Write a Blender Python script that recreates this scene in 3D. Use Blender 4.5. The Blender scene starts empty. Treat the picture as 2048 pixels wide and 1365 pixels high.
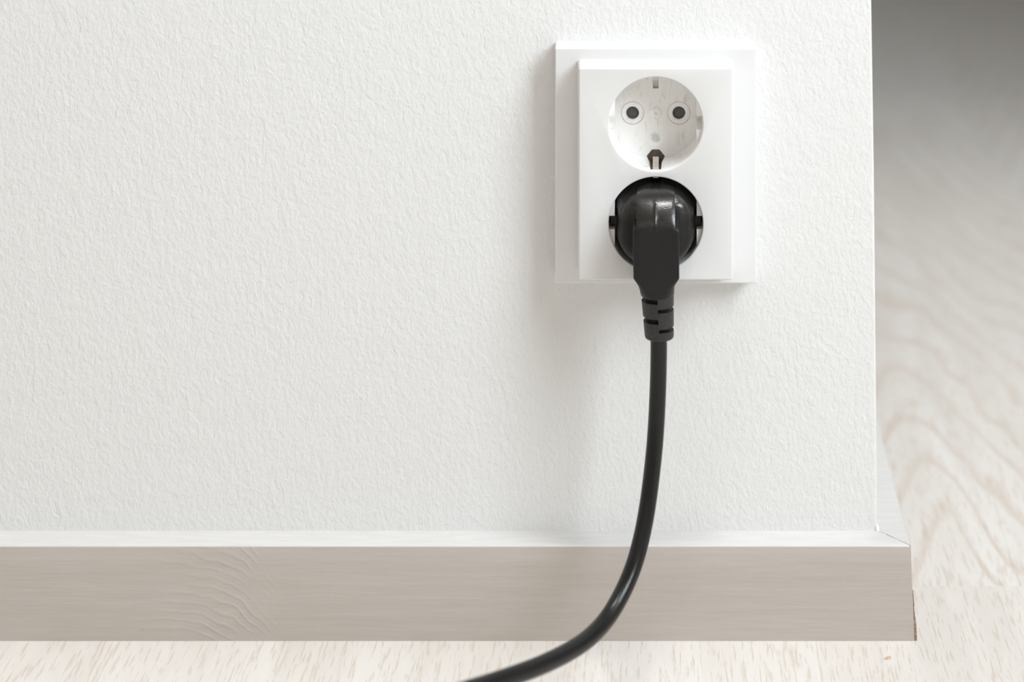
import bpy, bmesh, math, random
from mathutils import Vector, Matrix
from mathutils.geometry import tessellate_polygon
random.seed(7)
R = math.radians
sc = bpy.context.scene
col = sc.collection

# ------------------------------------------------------------------ camera
F_PX = 4156.0      # focal length in pixels of the 2048 wide frame
D = 0.857          # distance of the camera from the wall plane (y = 0)
H = 0.4283         # camera height above the floor
VX, VY = 1311.0, -827.0   # foot of the optical axis in the photograph (shifted lens)
cam_d = bpy.data.cameras.new('camera')
cam = bpy.data.objects.new('camera', cam_d)
col.objects.link(cam)
cam.location = (0, -D, H)
cam.rotation_euler = (R(90), 0, 0)
cam_d.sensor_width = 36.0
cam_d.lens = F_PX / 2048 * 36.0
cam_d.shift_x = -(VX - 1024.0) / 2048
cam_d.shift_y = -(682.5 - VY) / 2048
cam_d.clip_start = 0.05
cam_d.clip_end = 30
cam_d.dof.use_dof = True
cam_d.dof.focus_distance = D - 0.020
cam_d.dof.aperture_fstop = 5.6
sc.camera = cam

# ------------------------------------------------------------------ world, lights, exposure
world = bpy.data.worlds.new('world')
sc.world = world
world.use_nodes = True
world.node_tree.nodes['Background'].inputs[0].default_value = (0.9, 0.95, 1.0, 1)
world.node_tree.nodes['Background'].inputs[1].default_value = 0.3


def area_light(name, loc, rot, sx, sy, power, color):
    ld = bpy.data.lights.new(name, 'AREA')
    ld.shape = 'RECTANGLE'
    ld.size, ld.size_y = sx, sy
    ld.energy = power
    ld.color = color
    o = bpy.data.objects.new(name, ld)
    o.location = loc
    o.rotation_euler = rot
    col.objects.link(o)
    return o


# daylight through the window in the right-hand wall (in a slanted bay added to turn the light, high and grazing the wall)
area_light('daylight_side_window', (0.79, -0.72, 1.16), (0, R(90), R(-45)), 1.05, 0.40, 19.5, (0.86, 0.945, 1.0))
# added warm fill light from behind the camera, softens the shadows
area_light('added_rear_fill', (-0.4, -2.16, 1.35), (R(90), 0, 0), 1.5, 1.3, 2.8, (1.0, 0.83, 0.68))
# added overhead light in front of the doorway, brightens floor and upper edges
area_light('added_top_light', (0.25, -0.26, 2.44), (0, 0, 0), 0.5, 0.14, 14.0, (1.0, 0.97, 0.945))

sc.view_settings.view_transform = 'Standard'
sc.view_settings.look = 'None'
sc.view_settings.gamma = 1.0
sc.view_settings.use_curve_mapping = False
sc.view_settings.exposure = 0.13
sc.cycles.use_denoising = True
sc.cycles.denoiser = 'OPENIMAGEDENOISE'
sc.cycles.max_bounces = 10
sc.cycles.diffuse_bounces = 6


# ------------------------------------------------------------------ helpers
def P(px, py, y):
    """point of the room seen at photo pixel (px, py) at depth y (y < 0 is in front of the wall)"""
    z = D + y
    return Vector(((px - VX) * z / F_PX, y, H - (py - VY) * z / F_PX))


def mesh_obj(name, verts, faces, mat, parent=None, smooth=None, loc=None, scale=0.001, mats=None):
    me = bpy.data.meshes.new(name)
    me.from_pydata([tuple(c * scale for c in v) for v in verts], [], faces)
    me.validate()
    bm = bmesh.new()
    bm.from_mesh(me)
    bmesh.ops.remove_doubles(bm, verts=bm.verts, dist=1e-7)
    bm.to_mesh(me)
    bm.free()
    return link_mesh(name, me, mat, parent, smooth, loc, mats)


def link_mesh(name, me, mat, parent=None, smooth=None, loc=None, mats=None):
    for m in (mats or [mat]):
        me.materials.append(m)
    if smooth is not None:
        for p in me.polygons:
            p.use_smooth = True
        me.set_sharp_from_angle(angle=R(smooth))
    o = bpy.data.objects.new(name, me)
    col.objects.link(o)
    if parent is not None:
        o.parent = parent
    if loc is not None:
        o.location = loc
    return o


class MB:
    """collects verts and faces (units: millimetres unless told otherwise)"""
    def __init__(s):
        s.v, s.f = [], []

    def add(s, vs, fs):
        n = len(s.v)
        s.v += [tuple(v) for v in vs]
        s.f += [tuple(i + n for i in f) for f in fs]

    def box(s, a, b):
        (x0, y0, z0), (x1, y1, z1) = a, b
        s.add([(x0, y0, z0), (x1, y0, z0), (x1, y1, z0), (x0, y1, z0), (x0, y0, z1), (x1, y0, z1), (x1, y1, z1), (x0, y1, z1)],
              [(0, 3, 2, 1), (4, 5, 6, 7), (0, 1, 5, 4), (1, 2, 6, 5), (2, 3, 7, 6), (3, 0, 4, 7)])

    def rows(s, rows, close=True, flip=False):
        """loft a list of equally long point rows"""
        n = len(rows[0])
        vs = [p for r in rows for p in r]
        fs = []
        for i in range(len(rows) - 1):
            for j in range(n if close else n - 1):
                k = (j + 1) % n
                q = (i * n + j, i * n + k, (i + 1) * n + k, (i + 1) * n + j)
                fs.append(q[::-1] if flip else q)
        s.add(vs, fs)

    def poly(s, loops, y=None, flip=False):
        """flat polygon with holes; loops of (x, z) at depth y"""
        vs = [[Vector((p[0], y, p[1])) for p in l] for l in loops]
        tr = tessellate_polygon(vs)
        flat = [v for l in vs for v in l]
        out = []
        for t in tr:
            a, b, c = (flat[i] for i in t)
            nrm = (b - a).cross(c - a)
            if nrm.length < 1e-9:
                continue
            out.append(t if (nrm.y < 0) != flip else t[::-1])
        s.add(flat, out)

    def fan(s, ring, flip=False):
        s.add(ring, [tuple(range(len(ring)))[::-1] if flip else tuple(range(len(ring)))])

    def obj(s, name, mat, parent=None, smooth=None, loc=None, scale=0.001, mats=None):
        return mesh_obj(name, s.v, s.f, mat, parent, smooth, loc, scale, mats)


def circ(r, n=64, cx=0, cz=0, a0=0):
    return [(cx + r * math.cos(a0 + 2 * math.pi * i / n), cz + r * math.sin(a0 + 2 * math.pi * i / n)) for i in range(n)]


def rrect_offset(hx, hz, o, n=6):
    """rectangle (half sizes hx, hz) grown by o with rounded corners; (x, z) counter-clockwise"""
    pts = []
    for cx, cz, a in ((hx, -hz, -90), (hx, hz, 0), (-hx, hz, 90), (-hx, -hz, 180)):
        for i in range(n + 1):
            t = R(a + 90 * i / n)
            pts.append((cx + o * math.cos(t), cz + o * math.sin(t)))
    return pts


def empty(name, loc):
    o = bpy.data.objects.new(name, None)
    o.empty_display_size = 0.02
    o.location = loc
    col.objects.link(o)
    return o


def tag(o, label=None, cat=None, group=None, kind=None):
    if label: o['label'] = label
    if cat: o['category'] = cat
    if group: o['group'] = group
    if kind: o['kind'] = kind
    return o


# ------------------------------------------------------------------ materials
def new_mat(name, rough=0.5, color=(0.8, 0.8, 0.8), metal=0.0, spec=0.5):
    m = bpy.data.materials.new(name)
    m.use_nodes = True
    nt = m.node_tree
    b = nt.nodes['Principled BSDF']
    b.inputs['Base Color'].default_value = (*color, 1)
    b.inputs['Roughness'].default_value = rough
    b.inputs['Metallic'].default_value = metal
    b.inputs['Specular IOR Level'].default_value = spec
    return m, nt, b


def N(nt, t, **kw):
    n = nt.nodes.new(t)
    for k, v in kw.items():
        if k in n.inputs:
            n.inputs[k].default_value = v
        else:
            setattr(n, k, v)
    return n


def L(nt, a, b):
    nt.links.new(a, b)


def coords(nt, scale=(1, 1, 1), rot=(0, 0, 0), out='Object'):
    tc = N(nt, 'ShaderNodeTexCoord')
    mp = N(nt, 'ShaderNodeMapping')
    mp.inputs['Scale'].default_value = scale
    mp.inputs['Rotation'].default_value = rot
    L(nt, tc.outputs[out], mp.inputs['Vector'])
    return mp.outputs['Vector']


def noise(nt, vec, scale, detail=3.0, rough=0.5, dist=0.0):
    n = N(nt, 'ShaderNodeTexNoise')
    n.inputs['Scale'].default_value = scale
    n.inputs['Detail'].default_value = detail
    n.inputs['Roughness'].default_value = rough
    n.inputs['Distortion'].default_value = dist
    L(nt, vec, n.inputs['Vector'])
    return n.outputs['Fac']


def ramp(nt, fac, stops):
    r = N(nt, 'ShaderNodeValToRGB')
    e = r.color_ramp.elements
    while len(e) < len(stops):
        e.new(0.5)
    for el, (p, c) in zip(e, stops):
        el.position = p
        el.color = (*c, 1) if len(c) == 3 else c
    L(nt, fac, r.inputs['Fac'])
    return r.outputs['Color']


def math_n(nt, op, a, b=None):
    m = N(nt, 'ShaderNodeMath', operation=op)
    for i, x in enumerate((a, b)):
        if x is None:
            continue
        if isinstance(x, (int, float)):
            m.inputs[i].default_value = x
        else:
            L(nt, x, m.inputs[i])
    return m.outputs[0]


def mix_col(nt, fac, a, b, blend='MIX'):
    m = N(nt, 'ShaderNodeMix', data_type='RGBA', blend_type=blend)
    if isinstance(fac, (int, float)):
        m.inputs[0].default_value = fac
    else:
        L(nt, fac, m.inputs[0])
    for i, x in ((6, a), (7, b)):
        if isinstance(x, tuple):
            m.inputs[i].default_value = (*x, 1)
        else:
            L(nt, x, m.inputs[i])
    return m.outputs[2]


def bump(nt, b, height, dist, strength=1.0):
    n = N(nt, 'ShaderNodeBump')
    n.inputs['Strength'].default_value = strength
    n.inputs['Distance'].default_value = dist
    L(nt, height, n.inputs['Height'])
    L(nt, n.outputs['Normal'], b.inputs['Normal'])


# painted wall with a fine roller relief
M_wall, nt, b = new_mat('painted_wall', 0.75, (0.79, 0.79, 0.785), spec=0.3)
v1 = coords(nt, (1.0, 1.0, 0.62), (0, R(18), 0))
h1 = noise(nt, v1, 560, 4, 0.55, 0.6)
h2 = noise(nt, v1, 210, 2, 0.5, 0.4)
hh = math_n(nt, 'ADD', math_n(nt, 'MULTIPLY', h1, 0.75), math_n(nt, 'MULTIPLY', h2, 0.55))
bump(nt, b, hh, 0.0006)

# plain painted room surfaces that the camera never faces
M_room, nt, b = new_mat('room_paint', 0.85, (0.78, 0.76, 0.73), spec=0.2)
vv = coords(nt)
L(nt, ramp(nt, noise(nt, vv, 6, 2), [(0.3, (0.63, 0.60, 0.56)), (0.7, (0.67, 0.64, 0.60))]), b.inputs['Base Color'])
M_win, nt, b = new_mat('window_paint', 0.5, (0.82, 0.82, 0.81))
L(nt, ramp(nt, noise(nt, coords(nt), 15, 2), [(0.3, (0.8, 0.8, 0.79)), (0.7, (0.84, 0.84, 0.83))]), b.inputs['Base Color'])

# painted wooden skirting: warm grey, brushed lengthwise, some wavy grain standing through the paint
def skirting_mat(name, rot, swirl=False):
    m, nt, b = new_mat(name, 0.5, spec=0.35)
    v = coords(nt, (1, 1, 1), (0, 0, rot))
    vs = N(nt, 'ShaderNodeMapping')
    vs.inputs['Scale'].default_value = (9, 60, 120)
    L(nt, v, vs.inputs['Vector'])
    fine = noise(nt, vs.outputs['Vector'], 2.6, 5, 0.6)
    vb = N(nt, 'ShaderNodeMapping')
    vb.inputs['Scale'].default_value = (6, 20, 40)
    L(nt, v, vb.inputs['Vector'])
    broad = noise(nt, vb.outputs['Vector'], 1.4, 3, 0.5)
    c = ramp(nt, broad, [(0.30, (0.49, 0.445, 0.41)), (0.55, (0.52, 0.472, 0.435)), (0.75, (0.535, 0.49, 0.46))])
    c = mix_col(nt, 0.35, c, ramp(nt, fine, [(0.35, (0.47, 0.425, 0.385)), (0.65, (0.545, 0.50, 0.465))]))
    L(nt, c, b.inputs['Base Color'])
    wv = N(nt, 'ShaderNodeTexWave', wave_type='BANDS', bands_direction='Z')
    wv.inputs['Scale'].default_value = 55
    wv.inputs['Distortion'].default_value = 16
    wv.inputs['Detail'].default_value = 1.5
    wv.inputs['Detail Scale'].default_value = 0.35
    L(nt, v, wv.inputs['Vector'])
    mask = ramp(nt, noise(nt, v, 7.0, 1), [(0.53, (0, 0, 0)), (0.68, (1, 1, 1))])
    h = math_n(nt, 'ADD', math_n(nt, 'MULTIPLY', fine, 0.5), math_n(nt, 'MULTIPLY', math_n(nt, 'MULTIPLY', wv.outputs['Fac'], mask), 0.5))
    if swirl:      # raised curly grain in front of a hidden knot
        sp = N(nt, 'ShaderNodeSeparateXYZ')
        L(nt, v, sp.inputs[0])
        dx = math_n(nt, 'MAXIMUM', math_n(nt, 'ADD', sp.outputs['X'], 0.188), 0.0)
        ph = math_n(nt, 'ADD', sp.outputs['Z'], math_n(nt, 'MULTIPLY', math_n(nt, 'MULTIPLY', dx, dx), 19.0))
        ph = math_n(nt, 'ADD', math_n(nt, 'MULTIPLY', ph, 1500.0), math_n(nt, 'MULTIPLY', noise(nt, v, 40, 3), 20.0))
        rid = math_n(nt, 'POWER', math_n(nt, 'ADD', math_n(nt, 'MULTIPLY', math_n(nt, 'SINE', ph), 0.5), 0.5), 3.0)
        up_, dn = N(nt, 'ShaderNodeMapRange'), N(nt, 'ShaderNodeMapRange')
        for nd, (p, q) in ((up_, (-0.245, -0.175)), (dn, (-0.150, -0.158))):
            nd.inputs['From Min'].default_value, nd.inputs['From Max'].default_value = p, q
            L(nt, sp.outputs['X'], nd.inputs['Value'])
        msk = math_n(nt, 'MULTIPLY', up_.outputs[0], dn.outputs[0])
        msk = math_n(nt, 'MULTIPLY', msk, ramp(nt, noise(nt, v, 60, 1), [(0.42, (0.0, 0.0, 0.0)), (0.6, (1, 1, 1))]))
        h = math_n(nt, 'ADD', h, math_n(nt, 'MULTIPLY', math_n(nt, 'MULTIPLY', rid, msk), 0.30))
    bump(nt, b, h, 0.00035)
    return m


M_skirt = skirting_mat('painted_skirting', 0, True)
M_skirt_r = skirting_mat('painted_skirting_return', R(90))
M_skirt_top, nt, b = new_mat('pale_skirting_top', 0.5, spec=0.35)  # paler, more neutral colour for the upper edge of the skirting
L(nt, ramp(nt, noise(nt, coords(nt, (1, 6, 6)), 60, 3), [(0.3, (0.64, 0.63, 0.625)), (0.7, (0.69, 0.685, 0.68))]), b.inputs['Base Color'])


def pale_top(o):
    """the upper edge of the skirting gets a paler, more neutral colour"""
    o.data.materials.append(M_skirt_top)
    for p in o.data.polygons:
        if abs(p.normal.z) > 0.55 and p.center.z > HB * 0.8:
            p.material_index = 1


M_raw, nt, b = new_mat('raw_wood_edge', 0.8, (0.30, 0.20, 0.13))
L(nt, ramp(nt, noise(nt, coords(nt), 900, 3), [(0.3, (0.16, 0.11, 0.075)), (0.7, (0.45, 0.33, 0.23))]), b.inputs['Base Color'])
M_caulk, nt, b = new_mat('white_caulk', 0.4, (0.88, 0.88, 0.87))
bump(nt, b, noise(nt, coords(nt), 600, 2), 0.0003)

# whitewashed oak boards
M_floor, nt, b = new_mat('whitewashed_oak', 0.42, spec=0.35)
tc = N(nt, 'ShaderNodeTexCoord')
oi = N(nt, 'ShaderNodeObjectInfo')
off = N(nt, 'ShaderNodeVectorMath', operation='ADD')
rv = N(nt, 'ShaderNodeCombineXYZ')
L(nt, math_n(nt, 'MULTIPLY', oi.outputs['Random'], 7.0), rv.inputs['X'])
L(nt, math_n(nt, 'MULTIPLY', oi.outputs['Random'], 13.0), rv.inputs['Z'])
L(nt, tc.outputs['Object'], off.inputs[0])
L(nt, rv.outputs[0], off.inputs[1])


def fmap(scale):
    mp = N(nt, 'ShaderNodeMapping')
    mp.inputs['Scale'].default_value = scale
    L(nt, off.outputs[0], mp.inputs['Vector'])
    return mp.outputs['Vector']


pores = noise(nt, fmap((900, 66, 1)), 1.0, 4, 0.6)
streak = noise(nt, fmap((60, 5, 1)), 1.0, 3, 0.55)
# cathedral arches: nested pointed rings along the board, bent by noise
sep = N(nt, 'ShaderNodeSeparateXYZ')
L(nt, tc.outputs['Object'], sep.inputs[0])
lown = noise(nt, fmap((22, 7, 1)), 1.0, 2, 0.5)
xo = math_n(nt, 'ADD', sep.outputs['X'], math_n(nt, 'MULTIPLY', math_n(nt, 'SUBTRACT', oi.outputs['Random'], 0.3), 0.07))
xo = math_n(nt, 'ADD', xo, math_n(nt, 'MULTIPLY', math_n(nt, 'SUBTRACT', lown, 0.5), 0.03))
ax = math_n(nt, 'SQRT', math_n(nt, 'ADD', math_n(nt, 'MULTIPLY', xo, xo), 0.00004))
ph = math_n(nt, 'ADD', math_n(nt, 'MULTIPLY', sep.outputs['Y'], 15.0), math_n(nt, 'MULTIPLY', ax, 52.0))
ph = math_n(nt, 'ADD', ph, math_n(nt, 'MULTIPLY', lown, 1.5))
ph = math_n(nt, 'ADD', ph, math_n(nt, 'MULTIPLY', pores, 0.35))
ph = math_n(nt, 'ADD', ph, math_n(nt, 'MULTIPLY', oi.outputs['Random'], 9.0))
arch = math_n(nt, 'FRACT', ph)
archm = ramp(nt, arch, [(0.0, (0, 0, 0)), (0.05, (0.8, 0.8, 0.8)), (0.12, (1, 1, 1)), (0.36, (0, 0, 0))])
arch_broken = math_n(nt, 'MULTIPLY', archm, ramp(nt, streak, [(0.32, (0.35, 0.35, 0.35)), (0.6, (1, 1, 1))]))
base = ramp(nt, streak, [(0.3, (0.74, 0.705, 0.67)), (0.6, (0.80, 0.775, 0.75)), (0.8, (0.83, 0.81, 0.79))])
pore_m = ramp(nt, pores, [(0.36, (1, 1, 1)), (0.46, (0, 0, 0))])
c = mix_col(nt, math_n(nt, 'MULTIPLY', pore_m, 0.42), base, (0.60, 0.47, 0.35))
sepc = N(nt, 'ShaderNodeSeparateColor')
L(nt, oi.outputs['Color'], sepc.inputs[0])
c = mix_col(nt, math_n(nt, 'MULTIPLY', math_n(nt, 'MULTIPLY', arch_broken, 0.5), sepc.outputs[0]), c, (0.60, 0.49, 0.40))
tone = ramp(nt, oi.outputs['Random'], [(0.0, (0.96, 0.95, 0.94)), (1.0, (1.0, 1.0, 1.0))])
c = mix_col(nt, 1.0, c, tone, 'MULTIPLY')
L(nt, c, b.inputs['Base Color'])
bump(nt, b, math_n(nt, 'SUBTRACT', 1.0, pore_m), 0.00008)

# white plastics
M_white, nt, b = new_mat('white_plastic', 0.28, (0.785, 0.785, 0.79), spec=0.5)
bump(nt, b, noise(nt, coords(nt), 40, 1), 0.0004)
M_frame, nt, b = new_mat('white_plastic_frame', 0.25, (0.79, 0.79, 0.795), spec=0.5)
bump(nt, b, noise(nt, coords(nt), 30, 1), 0.0005)
M_insert, nt, b = new_mat('socket_insert_plastic', 0.42, (0.84, 0.835, 0.82))
v = coords(nt, (1, 1, 0.30))
sm = noise(nt, v, 420, 4, 0.62, 0.8)
big = noise(nt, coords(nt), 95, 2)
dirt = math_n(nt, 'MULTIPLY', ramp(nt, sm, [(0.53, (0, 0, 0)), (0.74, (1, 1, 1))]), ramp(nt, big, [(0.38, (0, 0, 0)), (0.62, (1, 1, 1))]))
L(nt, mix_col(nt, math_n(nt, 'MULTIPLY', dirt, 0.55), (0.90, 0.89, 0.875), (0.34, 0.27, 0.21)), b.inputs['Base Color'])
M_shutter, nt, b = new_mat('dark_shutter', 0.35, (0.075, 0.075, 0.077))
bump(nt, b, noise(nt, coords(nt), 900, 2), 0.0001)
M_metal, nt, b = new_mat('nickel_contact', 0.32, (0.62, 0.57, 0.50), metal=1.0)
L(nt, ramp(nt, noise(nt, coords(nt), 500, 3), [(0.3, (0.72, 0.69, 0.65)), (0.7, (0.88, 0.87, 0.85))]), b.inputs['Base Color'])


M_plate, nt, b = new_mat('brown_contact_plate', 0.45, (0.2, 0.16, 0.12), metal=0.8)  # brown metal of the plates behind the earth slots
L(nt, ramp(nt, noise(nt, coords(nt), 400, 3), [(0.3, (0.24, 0.19, 0.15)), (0.7, (0.40, 0.34, 0.28))]), b.inputs['Base Color'])


def black_mat(name, rough, col_, bscale, bdist, spec=0.5, specks=True):
    m, nt, b = new_mat(name, rough, col_, spec=spec)
    v = coords(nt)
    if specks:
        sp = ramp(nt, noise(nt, v, 1500, 2, 0.5), [(0.73, (0, 0, 0)), (0.80, (1, 1, 1))])
        L(nt, mix_col(nt, math_n(nt, 'MULTIPLY', sp, 0.35), col_, (0.4, 0.4, 0.4)), b.inputs['Base Color'])
    bump(nt, b, noise(nt, v, bscale, 2), bdist)
    return m


M_black = black_mat('black_moulded_plastic', 0.24, (0.0095, 0.009, 0.0088), 1500, 0.00005, 0.5)
# the upper hump is polished, the flat below has the satin finish of the grip
nt = M_black.node_tree
b = nt.nodes['Principled BSDF']
sp = N(nt, 'ShaderNodeSeparateXYZ')
L(nt, coords(nt), sp.inputs[0])
for sock_, lo_, hi_ in (('Roughness', 0.42, 0.23), ('Specular IOR Level', 0.3, 0.72)):
    mr = N(nt, 'ShaderNodeMapRange')
    for k_, v_ in (('From Min', 0.0025), ('From Max', 0.0065), ('To Min', lo_), ('To Max', hi_)):
        mr.inputs[k_].default_value = v_
    L(nt, sp.outputs['Z'], mr.inputs['Value'])
    L(nt, mr.outputs[0], b.inputs[sock_])
M_grip = black_mat('black_matte_plastic', 0.42, (0.0098, 0.0092, 0.009), 1800, 0.00007, 0.3)
M_boot = black_mat('black_rubber', 0.46, (0.018, 0.017, 0.017), 1300, 0.0004, 0.5)
M_cord = black_mat('black_cord_sheath', 0.27, (0.005, 0.005, 0.0055), 700, 0.00004, 0.4)
M_slot = black_mat('black_rubber_core', 0.7, (0.012, 0.011, 0.011), 900, 0.00005, 0.2, False)

# ------------------------------------------------------------------ the room
XL, XR, YB, YF, ZC = -1.6, 0.95, -2.2, 2.4, 2.5

# the wall with the socket: a solid block with a rounded, slightly leaning corner
mb = MB()
rc = 0.0011


def corner_outline(xc):
    pts = [(XL, 0.0)]
    for i in range(7):
        t = R(-90 + 15 * i)
        pts.append((xc - rc + rc * math.cos(t), rc + rc * math.sin(t)))
    pts += [(xc, YF), (XL, YF)]
    return pts


zs = [0.0, 0.05, 0.12, 0.19, 0.26, 0.6, ZC]
xw = {0.0: 0.0919, 0.05: 0.0914, 0.12: 0.0908, 0.19: 0.0901, 0.26: 0.0890, 0.6: 0.0880, ZC: 0.087}
rows = [[(x, y, z) for x, y in corner_outline(xw[z])] for z in zs]
mb.rows(rows)
mb.fan(rows[0], True)
mb.fan(rows[-1])
wall_front = tag(mb.obj('wall_front', M_wall, smooth=40, scale=1.0), 'white roller-painted wall that carries the socket', kind='structure')


def slab(name, a, b, mat, label):
    m = MB()
    m.box(a, b)
    return tag(m.obj(name, mat, scale=1.0), label, kind='structure')


slab('ceiling', (XL, YB, ZC), (XR, YF, ZC + 0.1), M_room, 'plain white ceiling')
slab('wall_left', (XL - 0.1, YB, 0), (XL, YF, ZC), M_room, 'plain white side wall')
slab('shade_wall', (0.65, 0.0, 0), (XR, 0.12, ZC), M_room, 'unseen plain wall added to shade the passage floor')  # unseen blocker, added so the floor darkens towards the back
slab('shade_lintel', (0.080, 0.0, 1.80), (0.65, 0.12, ZC), M_room, 'unseen plain lintel added to shade the far floor')  # unseen, added to cut the overhead light off the far floor
slab('wall_hall', (0.087, YF, 0), (XR, YF + 0.1, ZC), M_room, 'plain wall at the end of the passage')


def wall_with_window(name, axis, c0, c1, lo, hi, w0, w1, z0, z1, label):
    """wall slab between c0 and c1 on one axis, from lo to hi on the other, with one opening"""
    m = MB()
    for (p, q, a, bb) in ((lo, w0, 0, ZC), (w1, hi, 0, ZC), (w0, w1, 0, z0), (w0, w1, z1, ZC)):
        if axis == 'x':
            m.box((c0, p, a), (c1, q, bb))
        else:
            m.box((p, c0, a), (q, c1, bb))
    return tag(m.obj(name, M_room, scale=1.0), label, kind='structure')


slab('wall_right', (XR, -0.60, 0), (XR + 0.1, YF, ZC), M_room, 'plain white side wall of the doorway end')
slab('wall_side', (0.55, YB, 0), (0.65, -1.00, ZC), M_room, 'plain white side wall behind the bay')
wall_with_window('wall_back', 'y', YB - 0.1, YB, XL, 0.65, -1.2, 0.4, 0.65, 2.05, 'plain white wall with a wide opening added for the rear fill')


def window(name, axis, c, w0, w1, z0, z1, label):
    m = MB()
    t = 0.03
    bars = [(w0, w1, z0, z0 + t), (w0, w1, z1 - t, z1), (w0, w0 + t, z0 + t, z1 - t), (w1 - t, w1, z0 + t, z1 - t)]
    for (p, q, a, bb) in bars:
        if axis == 'x':
            m.box((c + 0.02, p, a), (c + 0.08, q, bb))
        else:
            m.box((p, c - 0.08, a), (q, c - 0.02, bb))
    return tag(m.obj(name, M_win, scale=1.0), label, kind='structure')


# unseen slanted bay wall, added to aim the side window light; built straight, then turned 45 degrees
bay_at, bay_rot = (0.75, -0.80, 0), (0, 0, R(-45))
for o in (wall_with_window('added_bay_wall', 'x', 0.045, 0.145, -0.28, 0.34, -0.16, 0.28, 0.61, 1.71, 'unseen slanted wall added to aim the tall window'),
          window('window_1', 'x', 0.045, -0.16, 0.28, 0.61, 1.71, 'white frame of the tall window in the added bay')):
    o.location, o.rotation_euler = bay_at, bay_rot
window('added_rear_window', 'y', YB, -1.2, 0.4, 0.65, 2.05, 'unseen white window frame added around the rear fill light')  # unseen frame, added to surround the rear fill light

# floor: a sub-floor slab that carries the separate oak boards
floor = slab('floor', (XL, YB, -0.05), (XR, YF, -0.0125), M_raw, 'whitewashed oak board floor with pale brown grain')
board_cache = {}


def floor_board(x0, x1, y0, y1):
    g = 0.00002
    key = (round(x1 - x0, 4), round(y1 - y0, 4))
    if key not in board_cache:
        w, l = key[0] / 2 - g, key[1] / 2 - g
        e = 0.00006
        m = MB()
        r0 = [(-w, -l, -0.012), (w, -l, -0.012), (w, l, -0.012), (-w, l, -0.012)]
        r1 = [(x, y, -e) for x, y, z in r0]
        r2 = [(x - math.copysign(e, x), y - math.copysign(e, y), 0.0) for x, y, z in r0]
        m.rows([r0, r1, r2])
        m.fan(r2)
        o = m.obj('floor_board', M_floor, floor, scale=1.0)
        board_cache[key] = o.data
    else:
        o = bpy.data.objects.new('floor_board', board_cache[key])
        col.objects.link(o)
        o.parent = floor
    o.location = ((x0 + x1) / 2, (y0 + y1) / 2, 0)
    o.color = (1.0 if y0 > 0.02 or random.random() < 0.2 else 0.12, 0, 0, 1)     # how strongly flat-sawn arches show
    return o


BW = 0.19
x_edges = [0.065 + BW * i for i in range(-9, 8)]
for i, x0 in enumerate(x_edges):
    x1 = x0 + BW
    a, bnd = max(x0, XL), min(x1, XR)
    if bnd - a < 0.02:
        continue
    if abs(x0 - 0.065) < 1e-6:
        ys = [YB, -1.1, -0.55, 0.033, 0.228, 0.80, 1.40, YF]
    else:
        ys = [YB]
        y = YB + random.uniform(0.3, 0.9)
        while y < YF - 0.3:
            ys.append(round(y, 2))
            y += random.choice((0.6, 0.9, 1.2))
        ys.append(YF)
    for p, q in zip(ys[:-1], ys[1:]):
        if q > 0.1 and p > 0.02 and bnd < 0.06:
            continue      # under the wall block
        floor_board(a, bnd, p, q)

# skirting along the front of the wall, mitred at the corner
TB, HB = 0.0134, 0.0387
XO = 0.1037            # outer face of the return skirting
XI = 0.0919


def skirt_profile(e=0.0008):
    pr = [(0.0, 0.0), (TB, 0.0), (TB, 0.010), (TB, 0.019), (TB, 0.030), (TB, HB - e)]
    for i in range(1, 4):
        t = R(90 * i / 3)
        pr.append((TB - e + e * math.cos(t), HB - e + e * math.sin(t)))
    pr.append((0.0, HB))
    return pr


def x_end(u, z):
    f = u / TB
    return XI + f * (XO - XI) + f * 0.0015 * (HB - z) / HB - 0.00010 * f


pr = skirt_profile()
mb = MB()
xs = [XL, -1.0, -0.5, -0.2, 0.0]
rws = [[(x, -u, z) for u, z in pr] for x in xs] + [[(x_end(u, z), -u, z) for u, z in pr]]
mb.rows(rws, flip=False)
mb.fan(rws[0])
mb.fan(rws[-1], True)
bb_front = tag(mb.obj('baseboard_front', M_skirt, smooth=35, scale=1.0), 'warm grey painted wooden skirting board below the socket', kind='structure')
pale_top(bb_front)
# raw torn edge where the paint has chipped at the foot of the mitre
mb = MB()
front = [(x_end(TB, 0.0) - 0.0004, 0.0), (XO + 0.0025, 0.0), (XO + 0.0023, 0.006), (XO + 0.0013, 0.0135), (XO + 0.0014, 0.0145), (XO + 0.0009, 0.0205), (x_end(TB, 0.0205) - 0.0004, 0.0205)]
r0 = [(x, -TB + 0.0002, z) for x, z in front]
r1 = [(x - 0.0035, -TB + 0.0045, z) for x, z in front]
mb.rows([r0, r1], flip=True)
mb.fan(r0)
mb.fan(r1, True)
tag(mb.obj('chipped_edge', M_raw, bb_front, scale=1.0), 'bare brown chipped wood at the mitre')

# return skirting going back along the side of the wall
mb = MB()
gap = 0.00022


def y_start(w, z):
    f = w / (XO - XI)
    return -TB * f + 0.0002 + gap * f


sx = (XO - XI) / TB
r_first = [(XI + u * sx, y_start(u * sx, z), z) for u, z in pr]
rws = [r_first] + [[(XI + u * sx, y, z) for u, z in pr] for y in (0.3, 1.0, YF)]
mb.rows(rws)
mb.fan(rws[0], True)
mb.fan(rws[-1])
bb_ret = tag(mb.obj('baseboard_return', M_skirt_r, smooth=35, scale=1.0), 'painted skirting board running back along the side of the wall', kind='structure')
pale_top(bb_ret)
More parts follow.
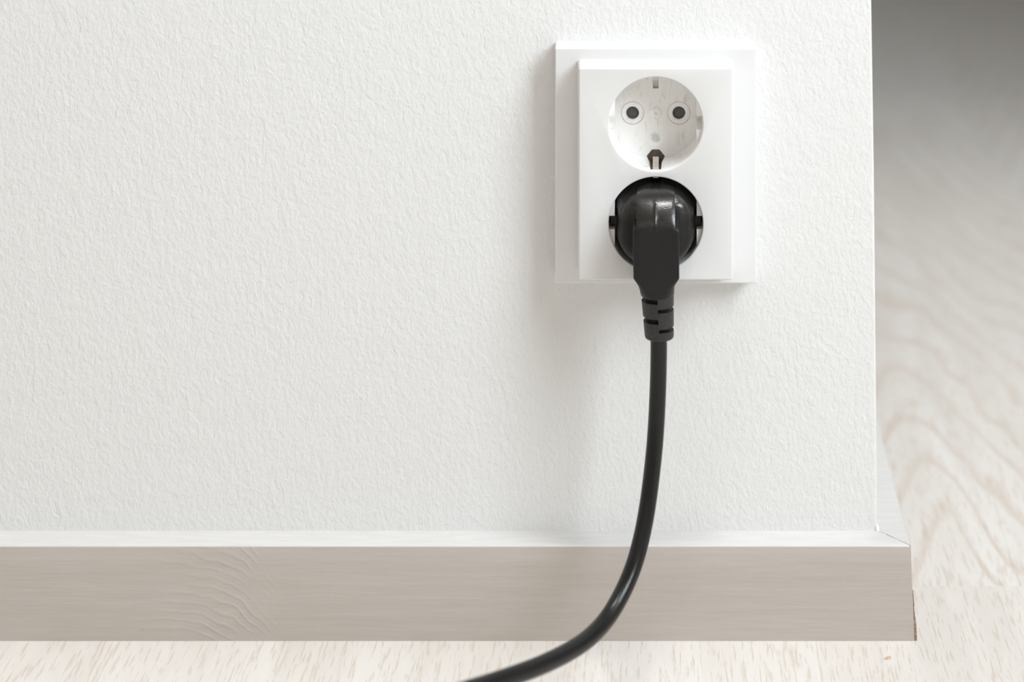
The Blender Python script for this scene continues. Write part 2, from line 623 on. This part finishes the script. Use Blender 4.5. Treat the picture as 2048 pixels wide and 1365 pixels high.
# brown raw wood seen in the open mitre joint
mb = MB()
a = Vector((XI + 0.003, -0.0032, 0)); e = Vector((XO - 0.0003, -TB + 0.0003, 0))
dirv = (e - a).normalized(); nr = Vector((dirv.y, -dirv.x, 0)) * 0.00022
pts = [a - nr, e - nr, e + nr, a + nr]
lo = [(p.x, p.y, 0.001) for p in pts]
hi = [(pts[0].x, pts[0].y, HB - 0.0001), (pts[1].x, pts[1].y, HB - 0.0006), (pts[2].x, pts[2].y, HB - 0.0006), (pts[3].x, pts[3].y, HB - 0.0001)]
hi = [(x, y, HB + 0.00004) if i in (0, 3) else (x, y, HB - 0.0001) for i, (x, y, z) in enumerate(hi)]
mb.rows([lo, hi], flip=True)
mb.fan(hi)
mb.fan(lo, True)
tag(mb.obj('mitre_joint', M_raw, bb_front, scale=1.0), 'thin open brown joint of the mitre')
# bead of caulk at the foot of the wall corner
mb = MB()
rws = []
for i in range(9):
    t = i / 8
    z = HB - 0.0004 + t * 0.0032
    r = 0.0009 * math.sin(math.pi * min(1, 0.35 + 0.65 * t)) ** 0.6 if t < 1 else 0.0002
    rws.append([(0.0917 - 0.0003 + r * math.cos(2 * math.pi * k / 12), 0.0002 + r * math.sin(2 * math.pi * k / 12), z) for k in range(12)])
mb.rows(rws)
mb.fan(rws[-1])
mb.fan(rws[0], True)
tag(mb.obj('caulk_bead', M_caulk, wall_front, smooth=50, scale=1.0), 'small white bead of caulk at the wall corner')

# ------------------------------------------------------------------ the double socket
SX, SZ = 0.0001, H - 0.2359          # centre of the socket on the wall
FT, PT = 11.0, 12.0                  # frame and cover thickness (mm)
sock = tag(empty('wall_socket', (SX, 0, SZ)), 'white double wall socket with stepped frame, lower outlet holding the black plug', 'socket')

# surround frame
mb = MB()
fx, fz = 40.8 - 0.35, 47.75 - 0.35
prof = [(0.0, -FT), (0.2, -FT + 0.04), (0.42, -FT + 0.2), (0.55, -FT + 0.5), (0.62, -FT + 1.2), (0.95, 0.0)]
outer = rrect_offset(fx, fz, 0.0)
mb.poly([rrect_offset(fx, fz, 1e-4), rrect_offset(30.5, 41.8, 0.2)], -FT)
mb.rows([[(x, y, z) for x, z in rrect_offset(fx, fz, max(o, 1e-4))] for o, y in prof], flip=True)
mb.rows([[(x, y, z) for x, z in rrect_offset(30.5, 41.8, 0.2)] for y in (-FT, 0.0)])
mb.obj('frame', M_frame, sock, smooth=35)

# cover with two round openings
OC, RL, RR = 20.1, 19.45, 18.9
px_, pz_ = 30.4 - 0.1, 42.1 - 0.1
mb = MB()
YP = -FT - PT
mb.poly([rrect_offset(px_, pz_, 1e-4)] + [circ(RL, 120, 0, s * OC) for s in (1, -1)], YP)
prof = [(0.0, YP), (0.22, YP + 0.05), (0.45, YP + 0.22), (0.6, YP + 0.55), (0.7, YP + 1.2), (1.5, -FT)]
mb.rows([[(x, y, z) for x, z in rrect_offset(px_, pz_, max(o, 1e-4))] for o, y in prof], flip=True)
for s in (1, -1):
    rl = []
    for i in range(5):
        t = R(90 * i / 4)
        r = RR + (RL - RR) * (1 - math.sin(t))
        rl.append([(x, YP + (1 - math.cos(t)) * 0.55, z) for x, z in circ(r, 120, 0, s * OC)])
    mb.rows(rl)
mb.obj('cover_plate', M_white, sock, smooth=35)

# socket insert: round recess with flat guides, floor with pin holes
CH, LED, DEP, NH = 16.5, 2.2, 17.6, 2.7


def build_insert():
    mb = MB()
    # plain cylinder down to the guide ledge
    mb.rows([[(x, y, z) for x, z in circ(RR, 120)] for y in (0.55, LED)])
    ach = math.acos(CH / RR)
    an = math.asin(NH / RR)
    chz = RR * math.sin(ach)

    def arc(a0, a1, n):
        return [a0 + (a1 - a0) * i / n for i in range(n + 1)]

    # ledges of the four guides
    for sx_ in (1, -1):
        for sz_ in (1, -1):
            pts = [(CH, NH), (RR * math.cos(an), NH)] + [(RR * math.cos(a), RR * math.sin(a)) for a in arc(an, ach, 6)[1:]]
            mb.poly([[(sx_ * x, sz_ * z) for x, z in pts]], LED)

    def ring(hw):
        a = math.asin(hw / RR)
        pts = []
        pts += [(RR * math.cos(t), RR * math.sin(t)) for t in arc(-an, an, 4)]
        pts += [(CH, NH)]
        top_a = math.asin(1.15 / RR)
        pts += [(RR * math.cos(t), RR * math.sin(t)) for t in arc(ach, math.pi / 2 - top_a, 18)]
        pts += [(RR * math.cos(t), RR * math.sin(t)) for t in arc(math.pi / 2 + top_a, math.pi - ach, 18)]
        pts += [(-CH, NH)]
        pts += [(RR * math.cos(t), RR * math.sin(t)) for t in arc(math.pi - an, math.pi + an, 4)]
        pts += [(-CH, -NH)]
        pts += [(RR * math.cos(t), RR * math.sin(t)) for t in arc(math.pi + ach, R(256), 14)]
        pts += [(RR * math.cos(t), RR * math.sin(t)) for t in (R(270) - a, R(270) + a)]
        pts += [(RR * math.cos(t), RR * math.sin(t)) for t in arc(R(284), 2 * math.pi - ach, 14)]
        pts += [(CH, -NH)]
        return pts

    rgs = [(LED, ring(2.15)), (12.7, ring(2.5)), (DEP, ring(3.3))]
    n = len(rgs[0][1])
    i_slot = 5 + 1 + 19 + 19 + 1 + 5 + 1 + 15       # first slot vertex
    i_top = 5 + 1 + 18                               # last vertex before the top slot
    vs, fs = [], []
    for d, r in rgs:
        vs += [(x, d, z) for x, z in r]
    for k in range(2):
        for j in range(n):
            if j == i_slot:
                continue
            if j == i_top and k == 1:
                continue
            q = (j + 1) % n
            fs.append((k * n + j, k * n + q, (k + 1) * n + q, (k + 1) * n + j))
    mb.add(vs, fs)
    # floor outline with the two earth-contact cut-outs
    fl = rgs[2][1]
    out = fl[:i_top + 1] + [(1.15, 10.0), (-1.15, 10.0)] + fl[i_top + 1:i_slot + 1] + [(-3.8, -17.7), (-1.5, -14.9), (1.5, -14.9), (3.8, -17.7)] + fl[i_slot + 1:]
    holes = [circ(4.70, 48, s * 9.5, 0) for s in (1, -1)] + [circ(3.0, 36, 0, -10.6)]
    mb.poly([out] + holes, DEP)
    # side walls of the cut-outs
    for cut in ([(1.15, 18.8), (1.15, 10.0), (-1.15, 10.0), (-1.15, 18.8)],
                [(-3.3, -18.6), (-3.8, -17.7), (-1.5, -14.9), (1.5, -14.9), (3.8, -17.7), (3.3, -18.6)]):
        mb.rows([[(x, DEP, z) for x, z in cut], [(x, DEP + 1.6, z) for x, z in cut]], close=False)
    # screw recess
    mb.rows([[(x, DEP, z) for x, z in circ(3.0, 36, 0, -10.6)], [(x, DEP + 1.0, z) for x, z in circ(1.75, 36, 0, -10.6)],
             [(x, DEP + 2.6, z) for x, z in circ(1.5, 36, 0, -10.6)]])
    mb.fan([(x, DEP + 2.6, z) for x, z in circ(1.5, 36, 0, -10.6)])
    # little central boss with a dimple
    mb.rows([[(x, DEP - h, z) for x, z in circ(r, 32)] for r, h in ((2.6, 0.0), (2.3, 0.35), (1.7, 0.6), (0.9, 0.72), (0.6, 0.7), (0.35, 0.35), (0.05, 0.25))], flip=False)
    return mb


def build_bush():
    mb = MB()
    mb.rows([[(x, y, z) for x, z in circ(r, 48)] for r, y in ((4.62, 2.0), (4.62, 0.12), (4.52, 0.0), (2.85, 0.0), (2.62, 0.2), (2.62, 3.0))])
    return mb


def build_shutter():
    mb = MB()
    rg = [(2.75, 1.5), (2.3, 1.3), (1.2, 1.15), (0.05, 1.1)]
    mb.rows([[(x, y, z) for x, z in circ(r, 36)] for r, y in rg])
    mb.box((-2.6, 2.0, -2.6), (2.6, 2.6, 2.6))
    return mb


def strip(mb, prof, hw, t=0.45):
    """bent spring strip: prof of (depth, z), half width hw"""
    n = len(prof)
    rows_ = []
    for i, (d, z) in enumerate(prof):
        a = prof[max(i - 1, 0)]; c_ = prof[min(i + 1, n - 1)]
        tx, tz = c_[0] - a[0], c_[1] - a[1]
        l = math.hypot(tx, tz)
        nx, nz = -tz / l * t, tx / l * t
        rows_.append([(-hw, d, z), (hw, d, z), (hw, d + nx, z + nz), (-hw, d + nx, z + nz)])
    mb.rows(rows_)
    mb.fan(rows_[0], True)
    mb.fan(rows_[-1])


def build_clip_low():
    mb = MB()
    strip(mb, [(3.2, -19.3), (3.6, -18.4), (5.0, -17.9), (8.0, -17.3), (11.5, -16.7), (12.6, -16.9), (13.2, -18.0)], 1.2)
    return mb


def build_earth_plate():
    mb = MB()
    mb.box((-4.6, 20.2, -21.0), (4.6, 20.6, -13.4))
    mb.box((-4.6, 1.0, -21.4), (4.6, 20.6, -21.0))
    for s in (1, -1):
        mb.box((min(s * 4.6, s * 4.9), 1.0, -21.4), (max(s * 4.6, s * 4.9), 20.6, -19.2))
    return mb


def build_top_plate():
    mb = MB()
    mb.box((-1.8, 20.2, 9.0), (1.8, 20.6, 20.5))
    return mb


def build_clip_top():
    mb = MB()
    strip(mb, [(0.9, 18.4), (1.8, 17.9), (4.0, 17.5), (6.5, 17.2), (9.0, 17.0), (13.0, 18.2), (17.0, 18.6)], 1.1)
    strip(mb, [(19.6, 19.0), (18.4, 14.2), (17.9, 13.2), (18.7, 12.2), (19.4, 9.6)], 1.12)
    return mb


ins0 = build_insert().obj('socket_insert', M_insert, sock, smooth=30, loc=(0, YP / 1000, OC / 1000))
bush0 = build_bush(); shut0 = build_shutter()
subs = []
for s in (1, -1):
    subs.append(bush0.obj('pin_bush', M_insert, ins0, smooth=35, loc=(s * 0.0095, DEP / 1000, 0)))
    subs.append(tag(shut0.obj('pin_shutter', M_shutter, ins0, smooth=35, loc=(s * 0.0095, DEP / 1000, 0)), 'dark pin hole'))
subs.append(tag(build_clip_low().obj('earth_clip', M_metal, ins0, smooth=30), 'metal earth contact'))
subs.append(tag(build_clip_top().obj('earth_clip', M_metal, ins0, smooth=30), 'metal earth contact'))
subs.append(tag(build_earth_plate().obj('contact_plate', M_plate, ins0), 'brown metal behind the earth slot'))
subs.append(build_top_plate().obj('contact_plate', M_plate, ins0))
tag(ins0, 'empty round outlet recess with two dark pin holes')
ins1 = ins0.copy()
col.objects.link(ins1)
tag(ins1, 'round outlet recess filled by the black plug')
ins1.location = (0, YP / 1000, -OC / 1000)
for s_ in subs:
    c_ = s_.copy()
    col.objects.link(c_)
    c_.parent = ins1

# ------------------------------------------------------------------ the plug and its cord
PZ = SZ - OC / 1000
plug = tag(empty('power_plug', (SX, YP / 1000, PZ)), 'black angled power plug with its black cord, pushed into the lower outlet', 'plug')

# body: round base with flats, front with a rounded central hump
hump_pts = [(16.0, 3.0), (15.9, -1.0), (15.7, -3.8), (15.4, -6.0), (15.0, -7.8), (14.4, -9.6), (13.6, -11.2), (12.6, -12.7), (11.4, -14.1), (10.0, -15.5), (8.4, -16.9), (6.8, -18.05), (5.4, -18.8), (4.2, -19.2), (3.0, -19.42), (-16.0, -19.34)]


def interp(pts, z):
    for (z0, y0), (z1, y1) in zip(pts[:-1], pts[1:]):
        if z1 <= z <= z0:
            t = (z0 - z) / (z0 - z1)
            return y0 + (y1 - y0) * t
    return pts[-1][1] if z < pts[-1][0] else pts[0][1]


def rim_y(z):
    return 0.5 + z / 16 * 3.5


zrows = [16.0, 15.9, 15.7, 15.4, 15.0, 14.7, 14.4, 14.0, 13.6, 13.1, 12.6, 12.0, 11.4, 10.7, 10.0, 9.2, 8.4, 7.6, 6.8, 6.1, 5.4, 4.8, 4.2, 3.6, 3.0, 2.5, 2.0, 1.2, 0.5, -2, -4, -6, -8, -10, -11.5, -13, -14.0, -14.8, -15.4, -15.8, -16.0]
mb = MB()
rws = []
for z in zrows:
    xr = min(15.3, math.sqrt(max(16.3 ** 2 - z * z, 0.01)))
    h = interp(hump_pts, z)
    ry = rim_y(z)
    hw = min(7.6, xr - 0.15)
    span = xr - hw
    lift = 7.5 * min(1.0, span / 6.0)
    half = []
    for t, f in ((0.015, 1.0), (0.25, 0.97), (0.5, 0.88), (0.7, 0.74), (0.85, 0.50), (0.95, 0.24), (1.0, 0.0)):
        y = max(ry - lift * f, h + 0.25) if z > 0 else ry - lift * f
        half.append((hw + span * t, y, z))
    bul = 0.8 * min(1.0, max(0.0, (z - 3.0) / 4.0))      # the upper hump is gently vaulted, the lower part flat
    hr = [(u * hw, h + bul * (u * u - 0.5) - (0.12 if u == 0 and z > 3.5 else 0.0), z) for u in (0.0, 0.03, 0.2, 0.4, 0.6, 0.8, 0.96)] + [(hw, h + bul * 0.5 + 0.12, z)]
    centre = [(-x, y, z_) for x, y, z_ in reversed(hr[1:])] + hr
    left = [(-x, y, z_) for x, y, z_ in reversed(half)]
    back_l = [(left[0][0] * 1.052, 17.0, z * 1.11), (left[0][0] * 1.052, 7.0, z * 1.11)]
    back_r = [(half[-1][0] * 1.052, 7.0, z * 1.11), (half[-1][0] * 1.052, 17.0, z * 1.11)]
    rws.append(back_l + left + centre + half + back_r)
mb.rows(rws, close=False, flip=True)
mb.fan(rws[0])
mb.fan(rws[-1], True)
for s in (1, -1):
    mb.box((min(s * 14.5, s * 18.2), 5.0, -2.2), (max(s * 14.5, s * 18.2), 16.5, 2.2))
mb.obj('plug_body', M_black, plug, smooth=38)

# grip: flat handle hanging down in front of the cover, necked towards the cord
def rsec(xc, hx, yc, hy, c_, z, n=7):
    c_ = min(c_, hx - 1e-3, hy - 1e-3)
    return [(xc + x, yc + y, z) for x, y in rrect_offset(hx - c_, hy - c_, c_, n)]


mb = MB()
secs = [(0.1, 7.4, -11.5, 6.0, 1.2, 4.1), (0.1, 8.3, -11.5, 6.7, 1.2, 4.05), (0.1, 8.75, -11.5, 7.2, 1.2, 3.75), (0.1, 9.0, -11.5, 7.5, 1.0, 3.2), (0.1, 9.05, -11.5, 7.7, 0.8, 2.2), (0.1, 9.05, -11.5, 7.82, 0.8, 1.0), (0.1, 9.05, -11.5, 7.9, 0.8, -1.0),
        (0.15, 9.05, -11.5, 7.9, 0.8, -6.0), (0.25, 9.0, -11.5, 7.9, 0.8, -15.3), (0.25, 8.9, -11.5, 7.85, 0.9, -15.8),
        (0.28, 7.35, -12.0, 7.3, 2.2, -18.6), (0.30, 7.15, -12.1, 7.15, 2.6, -19.1), (0.5, 6.8, -12.4, 6.7, 4.2, -21.5), (0.62, 6.62, -12.6, 6.5, 5.6, -23.4), (0.65, 6.55, -12.6, 6.4, 6.0, -23.75)]
rws = [rsec(*s_) for s_ in secs]
mb.rows(rws, flip=True)
mb.fan(rws[0])
mb.fan(rws[-1], True)
mb.obj('grip', M_grip, plug, smooth=25)

# strain relief: two half sleeves with staggered cuts around a core
Z0, Z1 = -23.75, -41.2


def boot(z):
    t = (z - Z0) / (Z1 - Z0)
    return 0.65 + (1.43 - 0.65) * t, 6.5 + (5.72 - 6.5) * t, -12.6 + 0.3 * t, 6.3 + (5.5 - 6.3) * t


mb = MB()


def half_sleeve(side, z_a, z_b, last=False):
    rows_ = []
    zz = [z_a, z_a - 0.12, z_b + 0.12, z_b] if not last else [z_a, z_a - 0.12, z_b + 0.9, z_b + 0.35, z_b + 0.08, z_b]
    sh = [0.12, 0.0, 0.0, 0.12] if not last else [0.12, 0.0, 0.0, 0.2, 0.6, 1.2]
    for z, k in zip(zz, sh):
        xc, hx, yc, hy = boot(z)
        row = []
        for i in range(17):
            t = R(-90 + 180 * i / 16)
            row.append((xc + side * ((hx - k) * math.cos(t)), yc + (hy - k) * math.sin(t), z))
        row += [(xc - side * 0.02, yc + 2.0, z), (xc - side * 0.02, yc - 2.0, z)]
        rows_.append(row)
    mb.rows(rows_, flip=(side > 0))
    mb.fan(rows_[0], side < 0)
    mb.fan(rows_[-1], side > 0)


for side, cuts in ((-1, [(-24.2, -26.0), (-32.2, -34.1)]), (1, [(-28.1, -29.7), (-36.2, -37.7)])):
    z = Z0
    for a, bq in cuts:
        half_sleeve(side, z, a)
        z = bq
    half_sleeve(side, z, Z1, True)
boot_o = mb.obj('strain_relief', M_boot, plug, smooth=35)
mb = MB()
rws = []
for z in (Z0 + 0.4, Z1 + 0.8):
    xc, hx, yc, hy = boot(z)
    rws.append([(xc + (hx - 1.7) * math.cos(2 * math.pi * k / 32), yc + (hy - 1.7) * math.sin(2 * math.pi * k / 32), z) for k in range(32)])
mb.rows(rws, flip=True)
mb.obj('core', M_slot, boot_o, smooth=35)

# cord: drops from the strain relief, swings towards the room and leaves low on the left, then lies on the floor
base_y = YP / 1000 - 0.0123
path = [P(1316.9, 660, base_y), P(1317.6, 700, base_y), P(1315.8, 780, -0.0362), P(1310.5, 880, -0.0385), P(1299.8, 980, -0.0425), P(1285.7, 1065, -0.048), P(1263, 1146, -0.055),
        P(1224.2, 1224.3, -0.066), P(1185, 1271, -0.078), P(1141.8, 1302, -0.090), P(1088, 1329, -0.103), P(1033.5, 1350, -0.114), P(965, 1373, -0.127), P(890, 1400, -0.142)]
path += [Vector((-0.098, -0.166, 0.0405)), Vector((-0.135, -0.197, 0.028)), Vector((-0.175, -0.231, 0.013)), Vector((-0.22, -0.27, 0.0045)), Vector((-0.28, -0.325, 0.0034)), Vector((-0.42, -0.42, 0.0034)), Vector((-0.62, -0.50, 0.0034)), Vector((-0.9, -0.52, 0.0034))]


def catmull(pts, per=10):
    out = []
    q = [pts[0] * 2 - pts[1]] + pts + [pts[-1] * 2 - pts[-2]]
    for i in range(1, len(q) - 2):
        p0, p1, p2, p3 = q[i - 1:i + 3]
        for k in range(per):
            t = k / per
            out.append(0.5 * ((2 * p1) + (p2 - p0) * t + (2 * p0 - 5 * p1 + 4 * p2 - p3) * t * t + (3 * p1 - p0 - 3 * p2 + p3) * t ** 3))
    out.append(pts[-1])
    return out


cl = catmull(path)
for _ in range(12):      # even the bends out
    cl = [cl[0]] + [(cl[i - 1] + cl[i] * 2 + cl[i + 1]) / 4 for i in range(1, len(cl) - 1)] + [cl[-1]]
rad = 0.0033
mb = MB()
rws = []
up = Vector((1, 0, 0))
org = Vector((SX, YP / 1000, PZ))
for i, p in enumerate(cl):
    t = (cl[min(i + 1, len(cl) - 1)] - cl[max(i - 1, 0)]).normalized()
    up = (up - t * up.dot(t)).normalized()
    sd = t.cross(up)
    rws.append([tuple(p - org + (up * math.cos(2 * math.pi * k / 28) + sd * math.sin(2 * math.pi * k / 28)) * rad) for k in range(28)])
mb.rows(rws, flip=False)
mb.fan(rws[0], True)
mb.fan(rws[-1])
mb.obj('cord', M_cord, plug, smooth=50, scale=1.0)

# ------------------------------------------------------------------ a flake of wood on the floor
mb = MB()
fl = [(-1.7, -0.4), (-0.6, 0.5), (0.6, 0.8), (1.6, 0.5), (1.3, -0.3), (0.2, -0.7)]
lo = [(x, y * 1.6, 0.0) for x, y in fl]
hi = [(x * 0.9, y * 1.45, 0.35 + 0.12 * x) for x, y in fl]
mb.rows([lo, hi])
mb.fan(hi)
mb.fan(lo, True)
M_chip, nt, b = new_mat('wood_flake', 0.7, (0.62, 0.47, 0.30))
L(nt, ramp(nt, noise(nt, coords(nt, (1, 3, 1)), 700, 2), [(0.3, (0.52, 0.39, 0.25)), (0.7, (0.74, 0.60, 0.43))]), b.inputs['Base Color'])
p = P(1775, 1318, 0)
yy = F_PX * H / (1318 - VY) - D
tag(mb.obj('wood_chip', M_chip, loc=((1775 - VX) * (D + yy) / F_PX, yy, 0.0)), 'tiny tan wood chip lying on the pale floor in front of the skirting corner', 'chip')
